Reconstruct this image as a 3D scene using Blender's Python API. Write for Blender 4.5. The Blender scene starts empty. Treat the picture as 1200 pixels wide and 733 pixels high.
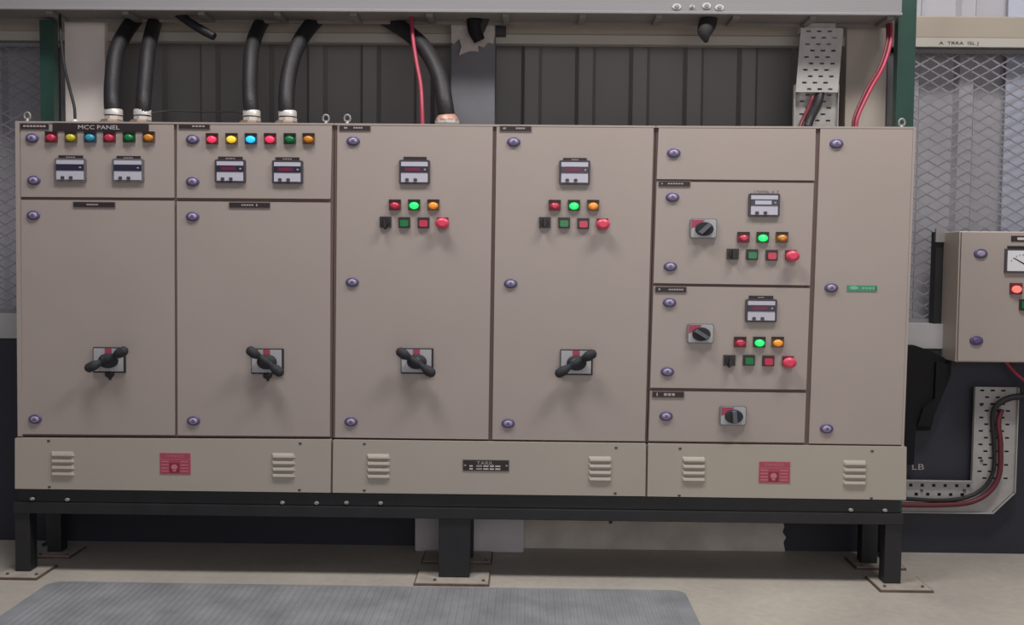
import bpy, bmesh, math, random
from mathutils import Vector, Matrix
random.seed(4)
C = bpy.context.scene.collection
F = 1218.0
CAM = Vector((0.020, -4.5, 1.413))
YAW, PIT, ROLL = 0.0133, 0.0513, 0.0100

# ------------------------------------------------------------------ camera
fwd = Vector((-math.sin(YAW)*math.cos(PIT), math.cos(YAW)*math.cos(PIT), -math.sin(PIT)))
r_ = Vector((math.cos(YAW), math.sin(YAW), 0)); u_ = r_.cross(fwd)
R2 = math.cos(ROLL)*r_ + math.sin(ROLL)*u_
U2 = -math.sin(ROLL)*r_ + math.cos(ROLL)*u_
cd = bpy.data.cameras.new('camera'); cam = bpy.data.objects.new('camera', cd); C.objects.link(cam)
M = Matrix((R2, U2, -fwd)).transposed().to_4x4(); M.translation = CAM
cam.matrix_world = M
cd.sensor_width = 36; cd.lens = F/1200*36; cd.clip_end = 100
bpy.context.scene.camera = cam

def ray(px, py): return R2*((px-600)/F) - U2*((py-366.5)/F) + fwd
def W(px, py, Y=0.0):                 # point of the plane y = Y, from survey measurements
    d = ray(px, py); t = (Y-CAM.y)/d.y; p = CAM + d*t
    return p.x, p.z
def G(px, py, Z=0.0):                 # point of the plane z = Z
    d = ray(px, py); t = (Z-CAM.z)/d.z; p = CAM + d*t
    return p.x, p.y
def P3(px, py, Y): x, z = W(px, py, Y); return Vector((x, Y, z))
def S(Y=0.0): return (4.5+Y)/F         # metres per unit there

# ------------------------------------------------------------------ materials
def lin(c): return tuple(((v/255)/12.92 if v/255 <= .04045 else ((v/255+.055)/1.055)**2.4) for v in c)
MATS = {}
def mat(name, rgb, rough=.5, metal=0., var=.0, scale=6., bump=0., bscale=60., emit=0., rgb2=None, stretch=(1,1,1), spec=.5):
    m = bpy.data.materials.new(name); m.use_nodes = True; nt = m.node_tree; b = nt.nodes['Principled BSDF']
    c = lin(rgb); b.inputs['Base Color'].default_value = (*c, 1)
    b.inputs['Roughness'].default_value = rough; b.inputs['Metallic'].default_value = metal
    b.inputs['Specular IOR Level'].default_value = spec
    tc = nt.nodes.new('ShaderNodeNewGeometry'); mp = nt.nodes.new('ShaderNodeMapping'); mp.inputs['Scale'].default_value = stretch
    nt.links.new(tc.outputs['Position'], mp.inputs['Vector'])
    if var > 0 or rgb2:
        n = nt.nodes.new('ShaderNodeTexNoise'); n.inputs['Scale'].default_value = scale; n.inputs['Detail'].default_value = 5
        nt.links.new(mp.outputs[0], n.inputs['Vector'])
        r = nt.nodes.new('ShaderNodeValToRGB'); r.color_ramp.elements[0].position = .35; r.color_ramp.elements[1].position = .65
        c2 = lin(rgb2) if rgb2 else tuple(min(1, v*(1+var)) for v in c)
        c1 = c if rgb2 else tuple(v*(1-var) for v in c)
        r.color_ramp.elements[0].color = (*c1, 1); r.color_ramp.elements[1].color = (*c2, 1)
        nt.links.new(n.outputs['Fac'], r.inputs[0]); nt.links.new(r.outputs[0], b.inputs['Base Color'])
    if bump > 0:
        n = nt.nodes.new('ShaderNodeTexNoise'); n.inputs['Scale'].default_value = bscale; n.inputs['Detail'].default_value = 4
        nt.links.new(mp.outputs[0], n.inputs['Vector'])
        bp = nt.nodes.new('ShaderNodeBump'); bp.inputs['Strength'].default_value = bump; bp.inputs['Distance'].default_value = .01
        nt.links.new(n.outputs['Fac'], bp.inputs['Height']); nt.links.new(bp.outputs[0], b.inputs['Normal'])
    if emit > 0:
        b.inputs['Emission Color'].default_value = (*c, 1); b.inputs['Emission Strength'].default_value = emit
    MATS[name] = m
    return m
mat('beige', (170,158,152), .45, var=.02, scale=2.5, bump=.04, bscale=300)
mat('beige_plinth', (175,167,156), .45, var=.02, scale=2.5, bump=.04, bscale=300)
mat('gasket', (112,94,90), .8)
mat('steel_black', (34,34,37), .5, var=.15, scale=8, bump=.08, bscale=120)
mat('black', (36,32,34), .45)
mat('jet', (26,25,28), .7, spec=.2)
mat('black_matte', (42,40,42), .8, bump=.3, bscale=40)
mat('cable_black', (33,32,35), .55, var=.15, scale=12, bump=.2, bscale=90)
mat('plate_black', (50,40,43), .5)
mat('plate_edge', (120,112,108), .5)
mat('ink_white', (205,198,196), .6)
mat('ink_grey', (172,162,160), .6)
mat('bezel', (70,66,72), .45)
mat('bezel_lt', (110,106,108), .45)
mat('face', (196,194,208), .4)
mat('display', (48,46,66), .25)
mat('display_red', (92,38,62), .3)
mat('digits', (140,45,85), .4, emit=.05)
mat('lock_ring', (88,78,122), .35)
mat('lock_core', (160,152,174), .35)
mat('lock_dark', (98,84,130), .4)
mat('lens_red', (190,52,78), .25, emit=.12); mat('lens_red_on', (240,60,95), .25, emit=.55)  # faint glow added to unlit red lenses and buttons, offsetting their shading
mat('lens_yellow', (205,195,60), .25); mat('lens_yellow_on', (250,205,60), .25, emit=.55)
mat('lens_cyan', (60,160,185), .25); mat('lens_cyan_on', (50,190,250), .25, emit=.8)
mat('lens_green', (30,125,70), .25); mat('lens_green_on', (40,245,110), .25, emit=.95)
mat('lens_amber', (215,140,50), .25); mat('lens_amber_on', (235,150,50), .25, emit=.3)
mat('hot_red', (255,110,100), .25, emit=1.)
for k, c in dict(red=(105,40,50), yellow=(105,88,45), cyan=(45,70,100), green=(25,66,40), amber=(105,74,44), dark=(52,44,44)).items():
    mat('socket_'+k, c, .4)
mat('mushroom', (225,70,100), .35)
mat('button_black', (52,46,46), .4)
mat('switch_plate', (176,176,180), .4)
mat('switch_grey', (120,122,126), .4)
mat('switch_dark', (50,51,56), .65, spec=.3)
mat('switch_knob', (92,95,102), .35)
mat('switch_red', (170,70,92), .5)
mat('sticker_red', (172,74,92), .5)
mat('sticker_dark', (140,40,58), .5)
mat('sticker_pink', (198,122,134), .5)
mat('label_green', (70,150,115), .5); mat('label_green_lt', (130,185,160), .5)
mat('chrome', (158,155,153), .45, metal=.4)
mat('brass', (150,128,112), .4, metal=.4)
mat('gland_white', (205,200,196), .4, metal=.2)
mat('gland_pink', (196,150,132), .4, metal=.2)
mat('red_wire', (165,55,78), .45)
mat('red_wire_dk', (100,38,50), .5)
mat('tray_paint', (135,133,136), .5, var=.05, scale=1.5, bump=.05, bscale=40, stretch=(.4,1,3))
mat('tray_under', (128,124,121), .7, var=.08, scale=6)
mat('galv', (172,169,167), .45, var=.06, scale=20)
mat('green_post', (33,66,57), .5, var=.1, scale=5)
mat('column_beige', (176,166,156), .6, var=.04, scale=3)
mat('beam_beige', (160,150,138), .6, var=.04, scale=3)
mat('beam_strip', (172,168,160), .6)
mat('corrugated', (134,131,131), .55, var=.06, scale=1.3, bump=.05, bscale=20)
mat('corrugated_blue', (176,180,196), .5)
mat('corrugated_lit', (172,170,177), .55, var=.05, scale=1.3)  # same sheet in a brighter colour, standing in for stronger light
mat('mesh_metal', (130,128,134), .85, var=.06, scale=9)
mat('mesh_back', (104,102,108), .7, var=.05, scale=4)
mat('navy', (44,45,56), .6, var=.12, scale=1.6, bump=.1, bscale=30)
mat('band_white', (178,176,178), .7, var=.04, scale=4)
mat('plaster_raw', (205,197,188), .9, var=.14, scale=5, bump=.6, bscale=18)
mat('pillar_paint', (106,106,112), .75, var=.06, scale=5, bump=.15, bscale=20)
mat('pillar_plaster', (178,170,166), .9, var=.1, scale=14, bump=.7, bscale=30)
mat('footing', (212,207,212), .85, var=.06, scale=5, bump=.3, bscale=20)
mat('rust', (104,84,75), .8, var=.2, scale=30)
mat('plate_steel', (168,160,150), .7, var=.1, scale=20)
mat('dial', (226,226,230), .3)
mat('box_beige_lit', (196,184,174), .45, var=.02, scale=3)  # door beige raised in colour, since little light reaches the box side

def floor_mat():
    m = bpy.data.materials.new('concrete'); m.use_nodes = True; nt = m.node_tree; b = nt.nodes['Principled BSDF']; L = nt.links
    g = nt.nodes.new('ShaderNodeNewGeometry')
    n1 = nt.nodes.new('ShaderNodeTexNoise'); n1.inputs['Scale'].default_value = 1.3; n1.inputs['Detail'].default_value = 6; n1.inputs['Roughness'].default_value = .6
    n2 = nt.nodes.new('ShaderNodeTexNoise'); n2.inputs['Scale'].default_value = 26; n2.inputs['Detail'].default_value = 4
    L.new(g.outputs['Position'], n1.inputs['Vector']); L.new(g.outputs['Position'], n2.inputs['Vector'])
    r = nt.nodes.new('ShaderNodeValToRGB'); r.color_ramp.elements[0].position = .3; r.color_ramp.elements[1].position = .7
    r.color_ramp.elements[0].color = (*lin((176,169,161)), 1); r.color_ramp.elements[1].color = (*lin((204,196,184)), 1)
    mx = nt.nodes.new('ShaderNodeMix'); mx.data_type = 'RGBA'; mx.blend_type = 'MULTIPLY'; mx.inputs[0].default_value = .25
    L.new(n1.outputs['Fac'], r.inputs[0]); L.new(r.outputs[0], mx.inputs[6]); L.new(n2.outputs['Fac'], mx.inputs[7]); L.new(mx.outputs[2], b.inputs['Base Color'])
    b.inputs['Roughness'].default_value = .55
    bp = nt.nodes.new('ShaderNodeBump'); bp.inputs['Strength'].default_value = .1; L.new(n2.outputs['Fac'], bp.inputs['Height']); L.new(bp.outputs[0], b.inputs['Normal'])
    MATS['concrete'] = m
floor_mat()
def mat_mat():
    m = bpy.data.materials.new('rubber_mat'); m.use_nodes = True; nt = m.node_tree; b = nt.nodes['Principled BSDF']; L = nt.links
    g = nt.nodes.new('ShaderNodeNewGeometry')
    n = nt.nodes.new('ShaderNodeTexNoise'); n.inputs['Scale'].default_value = 5; n.inputs['Detail'].default_value = 6
    L.new(g.outputs['Position'], n.inputs['Vector'])
    r = nt.nodes.new('ShaderNodeValToRGB'); r.color_ramp.elements[0].position = .3; r.color_ramp.elements[1].position = .7
    r.color_ramp.elements[0].color = (*lin((122,123,127)), 1); r.color_ramp.elements[1].color = (*lin((148,150,155)), 1)
    L.new(n.outputs['Fac'], r.inputs[0]); L.new(r.outputs[0], b.inputs['Base Color']); b.inputs['Roughness'].default_value = .7
    MATS['rubber_mat'] = m
mat_mat()

# ------------------------------------------------------------------ mesh builder
ORG = {}
class MB:
    def __init__(s): s.v = []; s.f = []; s.m = []; s.sm = []; s.mats = []
    def add(s, vs, fs, m, smooth=False):
        if m not in s.mats: s.mats.append(m)
        k = len(s.v); mi = s.mats.index(m); s.v += [tuple(v) for v in vs]
        for f in fs: s.f.append([k+i for i in f]); s.m.append(mi); s.sm.append(smooth)
        return s
    def box(s, x0, x1, y0, y1, z0, z1, m):
        v = [(x0,y0,z0),(x1,y0,z0),(x1,y1,z0),(x0,y1,z0),(x0,y0,z1),(x1,y0,z1),(x1,y1,z1),(x0,y1,z1)]
        return s.add(v, [(0,1,5,4),(1,2,6,5),(2,3,7,6),(3,0,4,7),(4,5,6,7),(3,2,1,0)], m)
    def prism(s, pts, y0, y1, m, front=None, inset=0.):          # pts (x,z), any winding; y0 front
        a = sum(pts[i][0]*pts[(i+1) % len(pts)][1]-pts[(i+1) % len(pts)][0]*pts[i][1] for i in range(len(pts)))
        if a < 0: pts = pts[::-1]
        n = len(pts); cx = sum(p[0] for p in pts)/n; cz = sum(p[1] for p in pts)/n
        fr = [(p[0]+(cx-p[0])*inset, p[1]+(cz-p[1])*inset) for p in pts]
        v = [(p[0], y0, p[1]) for p in fr] + [(p[0], y1, p[1]) for p in pts]
        fs = [[(i+1) % n, i, n+i, n+(i+1) % n] for i in range(n)]
        s.add(v, fs+[list(range(n, 2*n))[::-1]], m)
        s.add([(p[0], y0, p[1]) for p in fr], [list(range(n))], front or m); return s
    def rect(s, cx, cz, w, h, y0, y1, m, front=None, rad=0.):
        if rad:
            pts = []
            for (sx, sz, a0) in ((1,1,0),(-1,1,90),(-1,-1,180),(1,-1,270)):
                for k in range(5):
                    a = math.radians(a0+k*22.5); pts.append((cx+sx*(w/2-rad*1.3)+1.3*rad*math.cos(a), cz+sz*(h/2-rad)+rad*math.sin(a)))
            return s.prism(pts, y0, y1, m, front)
        return s.prism([(cx-w/2,cz-h/2),(cx+w/2,cz-h/2),(cx+w/2,cz+h/2),(cx-w/2,cz+h/2)], y0, y1, m, front)
    def ell(s, cx, cz, rx, rz, prof, m, n=24, smooth=True):       # prof: (factor, y) back -> front, elliptical turning along y
        v = []; fs = []
        for f, y in prof:
            for i in range(n):
                a = 2*math.pi*i/n; v.append((cx+rx*f*math.cos(a), y, cz+rz*f*math.sin(a)))
        for k in range(len(prof)-1):
            for i in range(n):
                j = (i+1) % n; fs.append((k*n+i, k*n+j, (k+1)*n+j, (k+1)*n+i))
        s.add(v, fs, m, smooth)
        e = len(prof)-1
        s.add(v[e*n:], [list(range(n))], m, False); s.add(v[:n], [list(range(n))[::-1]], m, False); return s
    def lathe_z(s, x, y, prof, m, n=20, smooth=True):             # prof: (r, z)
        v = []; fs = []
        for r, z in prof:
            for i in range(n):
                a = 2*math.pi*i/n; v.append((x+r*math.cos(a), y+r*math.sin(a), z))
        for k in range(len(prof)-1):
            for i in range(n):
                j = (i+1) % n; fs.append((k*n+i, k*n+j, (k+1)*n+j, (k+1)*n+i))
        s.add(v, fs, m, smooth); e = len(prof)-1
        s.add(v[e*n:], [list(range(n))], m); s.add(v[:n], [list(range(n))[::-1]], m); return s
    def tube(s, pts, rad, m, n=12, sub=6):
        P = [Vector(p) for p in pts]; rr = rad if isinstance(rad, (list, tuple)) else [rad]*len(P)
        Q = []; RR = []
        for i in range(len(P)-1):
            p0 = P[max(i-1, 0)]; p1 = P[i]; p2 = P[i+1]; p3 = P[min(i+2, len(P)-1)]
            for k in range(sub):
                t = k/sub
                Q.append(.5*((2*p1)+(p2-p0)*t+(2*p0-5*p1+4*p2-p3)*t*t+(3*p1-p0-3*p2+p3)*t**3)); RR.append(rr[i]*(1-t)+rr[i+1]*t)
        Q.append(P[-1]); RR.append(rr[-1])
        v = []; fs = []; up = None
        for i, q in enumerate(Q):
            t = (Q[min(i+1, len(Q)-1)]-Q[max(i-1, 0)]).normalized()
            if up is None: up = t.orthogonal().normalized()
            up = (up - t*up.dot(t)).normalized(); sd = t.cross(up)
            for j in range(n):
                a = 2*math.pi*j/n; v.append(q+(up*math.cos(a)+sd*math.sin(a))*RR[i])
        for i in range(len(Q)-1):
            for j in range(n):
                k = (j+1) % n; fs.append((i*n+j, i*n+k, (i+1)*n+k, (i+1)*n+j))
        s.add(v, fs, m, True); e = (len(Q)-1)*n
        s.add(v[:n], [list(range(n))[::-1]], m); s.add(v[e:], [list(range(n))], m); return s
    def text(s, txt, cx, cz, w, h, y, m):
        cu = bpy.data.curves.new('t', 'FONT'); cu.body = txt; cu.resolution_u = 2
        o = bpy.data.objects.new('t', cu); C.objects.link(o)
        me = o.to_mesh(); vs = [v.co.copy() for v in me.vertices]; fs = [list(p.vertices) for p in me.polygons]
        o.to_mesh_clear(); bpy.data.objects.remove(o); bpy.data.curves.remove(cu)
        if not vs: return s
        x0 = min(v.x for v in vs); x1 = max(v.x for v in vs); z0 = min(v.y for v in vs); z1 = max(v.y for v in vs)
        s.add([(cx-w/2+(v.x-x0)/(x1-x0)*w, y, cz-h/2+(v.y-z0)/(z1-z0)*h) for v in vs], fs, m); return s
    def build(s, name, parent=None, origin=None, bevel=0., label=None, cat=None, group=None, kind=None, solid=0.):
        if origin is None:
            lo = [min(v[k] for v in s.v) for k in range(3)]; hi = [max(v[k] for v in s.v) for k in range(3)]
            origin = ((lo[0]+hi[0])/2, (lo[1]+hi[1])/2, lo[2] if parent is None else (lo[2]+hi[2])/2)
        og = Vector(origin)
        me = bpy.data.meshes.new(name); me.from_pydata([Vector(v)-og for v in s.v], [], s.f)
        for m in s.mats: me.materials.append(MATS[m])
        me.polygons.foreach_set('material_index', s.m); me.polygons.foreach_set('use_smooth', s.sm); me.update()
        o = bpy.data.objects.new(name, me); C.objects.link(o); ORG[o] = og
        if parent: o.parent = parent; o.location = og-ORG[parent]
        else: o.location = og
        if bevel:
            b = o.modifiers.new('bevel', 'BEVEL'); b.width = bevel; b.segments = 2; b.limit_method = 'ANGLE'; b.angle_limit = math.radians(50)
        if solid:
            b = o.modifiers.new('solid', 'SOLIDIFY'); b.thickness = solid
        tag(o, label, cat, group, kind); return o
def tag(o, label=None, cat=None, group=None, kind=None):
    if label: o['label'] = label
    if cat: o['category'] = cat
    if group: o['group'] = group
    if kind: o['kind'] = kind
    return o
def thing(name, loc, label, cat, group=None):
    o = bpy.data.objects.new(name, None); C.objects.link(o); o.location = loc; o.empty_display_size = .1; ORG[o] = Vector(loc)
    return tag(o, label, cat, group)
def quad(x0t, yt0, x1t, yt1, x1b, yb1, x0b, yb0, Y=0.): return [W(x0t,yt0,Y), W(x1t,yt1,Y), W(x1b,yb1,Y), W(x0b,yb0,Y)]

# ------------------------------------------------------------------ setting
FL = MB(); FL.box(-6, 6, -7, .9, -.1, 0, 'concrete'); FL.build('floor', kind='structure', label='grey concrete floor')
YW = .54
zb = (W(12,400,YW)[1]+W(1076,405,YW)[1])/2; zt_ = (W(12,370,YW)[1]+W(1076,378,YW)[1])/2
MB().box(-6, 6, YW, .86, 0, zb, 'navy').build('wall_back', kind='structure', label='dark navy painted lower wall')
MB().box(-6, 6, YW-.006, .86, zb, zt_, 'band_white').build('trim_1', kind='structure', label='white painted band along the wall top')
# corrugated sheet
YC = .76; per = .269; x00 = W(686, 90, YC)[0]
pts = []
k0 = -16
for k in range(k0, 18):
    c = x00+k*per
    pts += [(c-.052, YC), (c-.034, YC-.035), (c+.034, YC-.035), (c+.052, YC), (c+.5*per, YC), (c+.5*per+.01, YC)]
zc0, zc1 = zt_-.01, 3.7
V = [(x, y, zc0) for x, y in pts]+[(x, y, zc1) for x, y in pts]; n = len(pts)
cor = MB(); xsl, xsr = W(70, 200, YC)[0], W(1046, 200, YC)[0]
for sel, mm in ((lambda x: xsl <= x <= xsr, 'corrugated'), (lambda x: not (xsl <= x <= xsr), 'corrugated_lit')):  # outer stretches carry the brighter light in their colour
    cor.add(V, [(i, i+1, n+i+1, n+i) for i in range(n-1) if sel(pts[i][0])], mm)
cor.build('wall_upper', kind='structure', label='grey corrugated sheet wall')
xb0, xb1 = W(1176, 150, YC-.04)[0], W(1176, 150, YC-.04)[0]+.9
MB().box(xb0, xb1, YC-.05, YC-.04, zt_, 3.6, 'corrugated_blue').build('bluish_sheet_1', kind='structure', label='pale bluish flat sheet on the upper wall')  # flat paler bluish sheet in front of the corrugations
# horizontal beam
YB = .60
zl = (W(20,35,YB)[1]+W(1150,47,YB)[1])/2
zh = W(1150,19,YB)[1]
MB().box(-6, 6, YB, YC-.05, zl, zh, 'beam_beige').build('trim_2', kind='structure', bevel=.006, label='beige horizontal steel beam')
zs = W(1150,55.5,YB)[1]
bs = MB().box(-6, 6, YB-.008, YB+.05, zs, zl, 'beam_strip')
bs.text('A  TRRA  ISL J', (W(1100,52,YB)[0]+W(1145,52,YB)[0])/2, W(1123,51.5,YB)[1], 45*S(YB), 4.6*S(YB), YB-.0095, 'black')
bs.build('trim_3', kind='structure', label='pale strip with dark stencilled marks under the beam')
# wall columns (stand on the masonry wall top)
def column(x0, x1, name, m, Y0, Y1, lab, zbot=None):
    a = W(x0, 100, Y0)[0]; b = W(x1, 100, Y0)[0]
    return MB().box(a, b, Y0, Y1, zt_ if zbot is None else zbot, 2.95, m).build(name, kind='structure', bevel=.004, label=lab)
mat('column_lit', (240,230,224), .6, var=.04, scale=3)  # left column's beige brightened to make up for the tray's shade
column(76, 123, 'trim_4', 'column_lit', .56, .70, 'beige steel wall column at the left')
column(991, 1039, 'trim_5', 'column_beige', .56, .70, 'beige steel wall column at the right')
# centre pillar: painted shaft, broken plaster head, white footing
px0, px1 = W(528, 100, .52)[0], W(580, 100, .52)[0]
MB().box(px0, px1, .52, .70, .2, 2.95, 'pillar_paint').build('trim_6', kind='structure', bevel=.006, label='grey painted concrete pillar')
hd = MB()
poly = [(529,24),(579,24),(580,40),(578,52),(572,50),(567,56),(560,54),(561,61),(552,60),(545,62),(538,65),(541,55),(538,46),(532,52),(529,50)]
hd.prism([W(x, y, .512) for x, y in poly], .500, .53, 'pillar_plaster')
hd.build('trim_7', kind='structure', label='broken pale plaster at the pillar head')
fy = G(550, 648)[1]
MB().box(W(486,630,fy)[0], W(614,630,fy)[0], fy, YW+.02, 0, .36, 'footing').build('trim_8', kind='structure', bevel=.01, label='white painted pillar footing')
# raw plaster strip low on the wall
top = [(x, 606+random.uniform(-1,1)) for x in range(612, 915, 12)]
poly = top+[(916,609),(919,617),(917,624),(921,630),(918,636),(920,643)]+[(612,643)]
pp = [W(x, y, YW-.012) for x, y in poly]; pp = [(x, max(z, 0.0)) for x, z in pp]; pp[-2] = (pp[-2][0], 0); pp[-1] = (pp[-1][0], 0)
MB().prism(pp, YW-.014, YW+.01, 'plaster_raw').build('trim_9', kind='structure', label='unpainted rough plaster strip at the wall foot')

# diamond mesh screens
def screen(x0, x1, z0, z1, Y, label):
    mb = MB(); dx = 23*S(Y); dz = 13*S(Y); t = 1.7*S(Y)
    nx = int((x1-x0)/dx)+1; nz = int((z1-z0)/dz)+1
    for i in range(nx):
        for j in range(nz):
            cx = x0+(i+.5)*dx; cz = z0+(j+.5)*dz
            if cx+dx/2 > x1+.001 or cz+dz/2 > z1+.001: continue
            L = (cx-dx/2, cz); R = (cx+dx/2, cz); T = (cx, cz+dz/2); B = (cx, cz-dz/2)
            for a, b, yy in ((L,T,0),(T,R,.006),(R,B,0),(B,L,.006)):
                d = Vector((b[0]-a[0], b[1]-a[1])); nn = Vector((-d.y, d.x)).normalized()*t*.5
                v = [(a[0]-nn.x, Y+yy*.3, a[1]-nn.y), (b[0]-nn.x, Y+yy*.3, b[1]-nn.y), (b[0]+nn.x, Y+yy*.3+.001, b[1]+nn.y), (a[0]+nn.x, Y+yy*.3+.001, a[1]+nn.y)]
                mb.add(v, [(0,1,2,3)], 'mesh_metal')
    for a, b in ((x0-.015, x0+.012), (x1-.012, x1+.015)): mb.box(a, b, Y-.005, Y+.02, z0, z1, 'mesh_metal')
    for a, b in ((z0, z0+.02), (z1-.02, z1)): mb.box(x0, x1, Y-.005, Y+.02, a, b, 'mesh_metal')
    return mb.build('mesh_screen', label=label, cat='mesh screen', group='diamond mesh screens on the wall')
YM = .63
xl = W(76, 200, YM)[0]
screen(xl-1.9, xl, zt_, zs-.005, YM, 'grey expanded metal screen left of the long cabinet, above the white band')
xr = W(1040, 200, YM)[0]
screen(xr, xr+2.0, zt_, zs-.005, YM, 'grey expanded metal screen behind the small wall box')

# ------------------------------------------------------------------ overhead tray and posts
YT0, YT1 = .30, .48
za = (W(20,11,YT0)[1]+W(1050,19,YT0)[1])/2; xe = W(1057, 12, YT0)[0]
tr = thing('overhead_cable_tray', (-.4, .4, za), 'long light grey cable tray running overhead across the top', 'cable tray')
tb = MB()
tb.box(-3.2, xe, YT0, YT0+.012, za, za+.16, 'tray_paint')
tb.box(-3.2, xe, YT0-.010, YT0, za, za+.012, 'tray_paint')
tb.box(-3.2, xe, YT0+.012, YT1, za+.002, za+.012, 'tray_under')
tb.box(-3.2, xe, YT1, YT1+.012, za-.012, za+.16, 'tray_under'); tb.build('channel', tr, bevel=.002)
for i in range(14):
    xx = -2.9+i*.35
    if xx < xe-.05: MB().box(xx, xx+.03, YT0+.014, YT1-.002, za-.014, za+.0015, 'tray_under').build('rung', tr)
for x, y, r in ((793,8,5), (811,8,3), (828,7,5), (843,9,5)):
    cx, cz = W(x, y, YT0); s = S(YT0)
    mb = MB(); mb.ell(cx, cz, r*s, .7*r*s, [(1, YT0), (1, YT0-.004)], 'gland_white', 16); mb.ell(cx, cz, r*s*.6, .4*r*s, [(1, YT0-.003), (.9, YT0-.012)], 'tray_paint', 6, False)
    mb.build('bolt', tr)
def post(x0, x1, Y, ztop, label):
    a, b = W(x0, 90, Y)[0], W(x1, 90, Y)[0]; t = .05
    p = thing('steel_post', ((a+b)/2, Y+.04, 0), label, 'post', 'green steel posts behind the cabinets')
    mb = MB(); mb.box(a, b, Y, Y+.006, .012, ztop, 'green_post'); mb.box(a, a+.006, Y+.006, Y+t, .012, ztop, 'green_post'); mb.box(b-.006, b, Y+.006, Y+t, .012, ztop, 'green_post'); mb.build('upright', p)
    MB().box(a-.02, b, Y-.005, Y+.065, 0, .012, 'green_post').build('foot_plate', p)
post(47, 63, .44, za-.013, 'dark green steel post rising behind the left end of the cabinets')
post(1051, 1072, .40, 3.1, 'dark green steel post rising behind the right end of the cabinets')

# ------------------------------------------------------------------ support stand
zpl = (W(18,574)[1]+W(1062,586)[1])/2     # cabinet underside
zrl = (W(18,590)[1]+W(1058,600)[1])/2     # top of table rail
zrb = (W(60,603)[1]+W(1000,613)[1])/2
xL = W(17.5,640)[0]; xR = W(1057,640)[0]; YD = .38
st = thing('support_stand', ((xL+xR)/2, .2, 0), 'long black steel stand carrying the three cabinets on six legs', 'stand')
MB().box(xL+.015, xR-.012, .004, .05, zrl, zpl, 'steel_black').build('base_channel', st, bevel=.002)
MB().box(xL+.015, xR-.012, YD-.04, YD, zrl, zpl, 'steel_black').build('base_channel', st, bevel=.002)
MB().box(xL, xR, -.012, .055, zrb, zrl-.001, 'steel_black').build('front_rail', st, bevel=.003)
MB().box(xL, xR, YD-.06, YD, zrb, zrl-.001, 'steel_black').build('rear_rail', st, bevel=.003)
for x in (xL, W(513,640)[0]+.035, xR-.068): MB().box(x, x+.066, .056, YD-.061, zrb, zrl-.001, 'steel_black').build('cross_rail', st)
legs = [(xL, W(35,640)[0]), (W(514,640)[0], W(550.5,640)[0]), (W(1037,640)[0], xR)]
for i, (a, b) in enumerate(legs):
    for Y0, Y1 in ((0, .07), (.305, .375)):
        lg = MB().box(a, b, Y0, Y1, .012, zrb-.0005, 'steel_black').build('leg', st, bevel=.003)
        ex = (.03, .07) if i == 0 else ((.07, .09) if i == 1 else (.015, .11)); pf = .088 if Y0 == 0 else .07
        mb = MB(); mb.box(a-ex[0]-.03, b+ex[1], Y0-pf, Y1+.045, 0, .009, 'rust'); mb.box(a-ex[0]-.024, b+ex[1]-.006, Y0-pf+.006, Y1+.039, .009, .0115, 'plate_steel')
        for bx, by in ((a-.012, Y0-.045), (b+ex[1]*.7, Y0-.045)): mb.lathe_z(bx, by, [(.007, .0115), (.007, .018), (.004, .020)], 'rust', 8, False)
        mb.build('foot_plate', lg)
for x, y in ((38,585),(79,586),(331,589.5),(371,590),(406,589.5),(446,590),(997,598),(1037,598.5)):
    cx, cz = W(x, y, 0); MB().ell(cx, max(cz, zrl+.008), .011, .008, [(1,.004),(1,-.004),(.7,-.007)], 'chrome', 8, False).build('bolt', st, label='pale steel bolt head')
cx, cz = W(716, 612); MB().lathe_z(cx, .02, [(.008, cz-.012), (.008, zrb)], 'steel_black', 8).build('hanging_bolt', st)

# ------------------------------------------------------------------ cabinets
YBK = .385
def lock(door, px, py):
    x, z = W(px, py); s = S(); mb = MB()
    mb.ell(x, z, 7.9*s, 5.6*s, [(1,.0),(1,-.004),(.9,-.008),(.74,-.008)], 'lock_ring')
    mb.ell(x, z, 5.2*s, 3.7*s, [(1,-.007),(.95,-.011),(.6,-.013)], 'lock_core')
    mb.prism([(x-3*s, z-1.6*s), (x+3*s, z-1.6*s), (x, z+1.9*s)], -.0145, -.012, 'lock_dark')
    mb.build('lock', door, label='round purple-rimmed key lock')
def lamp(door, px, py, col, on=False, w=14.0, h=12.4):
    x, z = W(px, py); s = S(); mb = MB(); L = 'lens_'+col+('_on' if on else '')
    mb.rect(x, z, w*s, h*s, -.010, 0, 'socket_'+col)
    mb.rect(x, z+h*s*.40, w*s*.98, h*s*.2, -.014, -.009, 'black')
    mb.ell(x, z-1.0*s, 5.4*s, 4.0*s, [(1,-.009),(1,-.016),(.85,-.021),(.5,-.024)], L, 20)
    mb.build('indicator_lamp', door, label=('glowing ' if on else 'unlit ')+{'cyan':'blue'}.get(col, col)+' square indicator lamp')
def push(door, px, py, col):
    x, z = W(px, py); s = S(); mb = MB()
    mb.rect(x, z, 13.6*s, 12.4*s, -.010, 0, 'socket_dark')
    mb.rect(x, z-.9*s, 9.6*s, 7.6*s, -.018, -.009, 'lens_'+col, rad=1.5*s)
    mb.build('push_button', door, label=col+' square push button')
def selector(door, px, py, ptr=True):
    x, z = W(px, py); s = S(); mb = MB()
    mb.rect(x, z, 13.6*s, 12.6*s, -.010, 0, 'button_black')
    mb.ell(x, z, 5.2*s, 4.6*s, [(1,-.009),(.95,-.02)], 'black', 20)
    mb.rect(x, z-(1.8*s if ptr else 0), 2.6*s, 9.5*s, -.034, -.019, 'socket_dark')
    if ptr: mb.prism([(x-3*s, z-5.8*s), (x+3*s, z-5.8*s), (x, z-9*s)], -.012, -.001, 'black')
    mb.build('selector_switch', door, label='small black selector switch')
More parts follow.
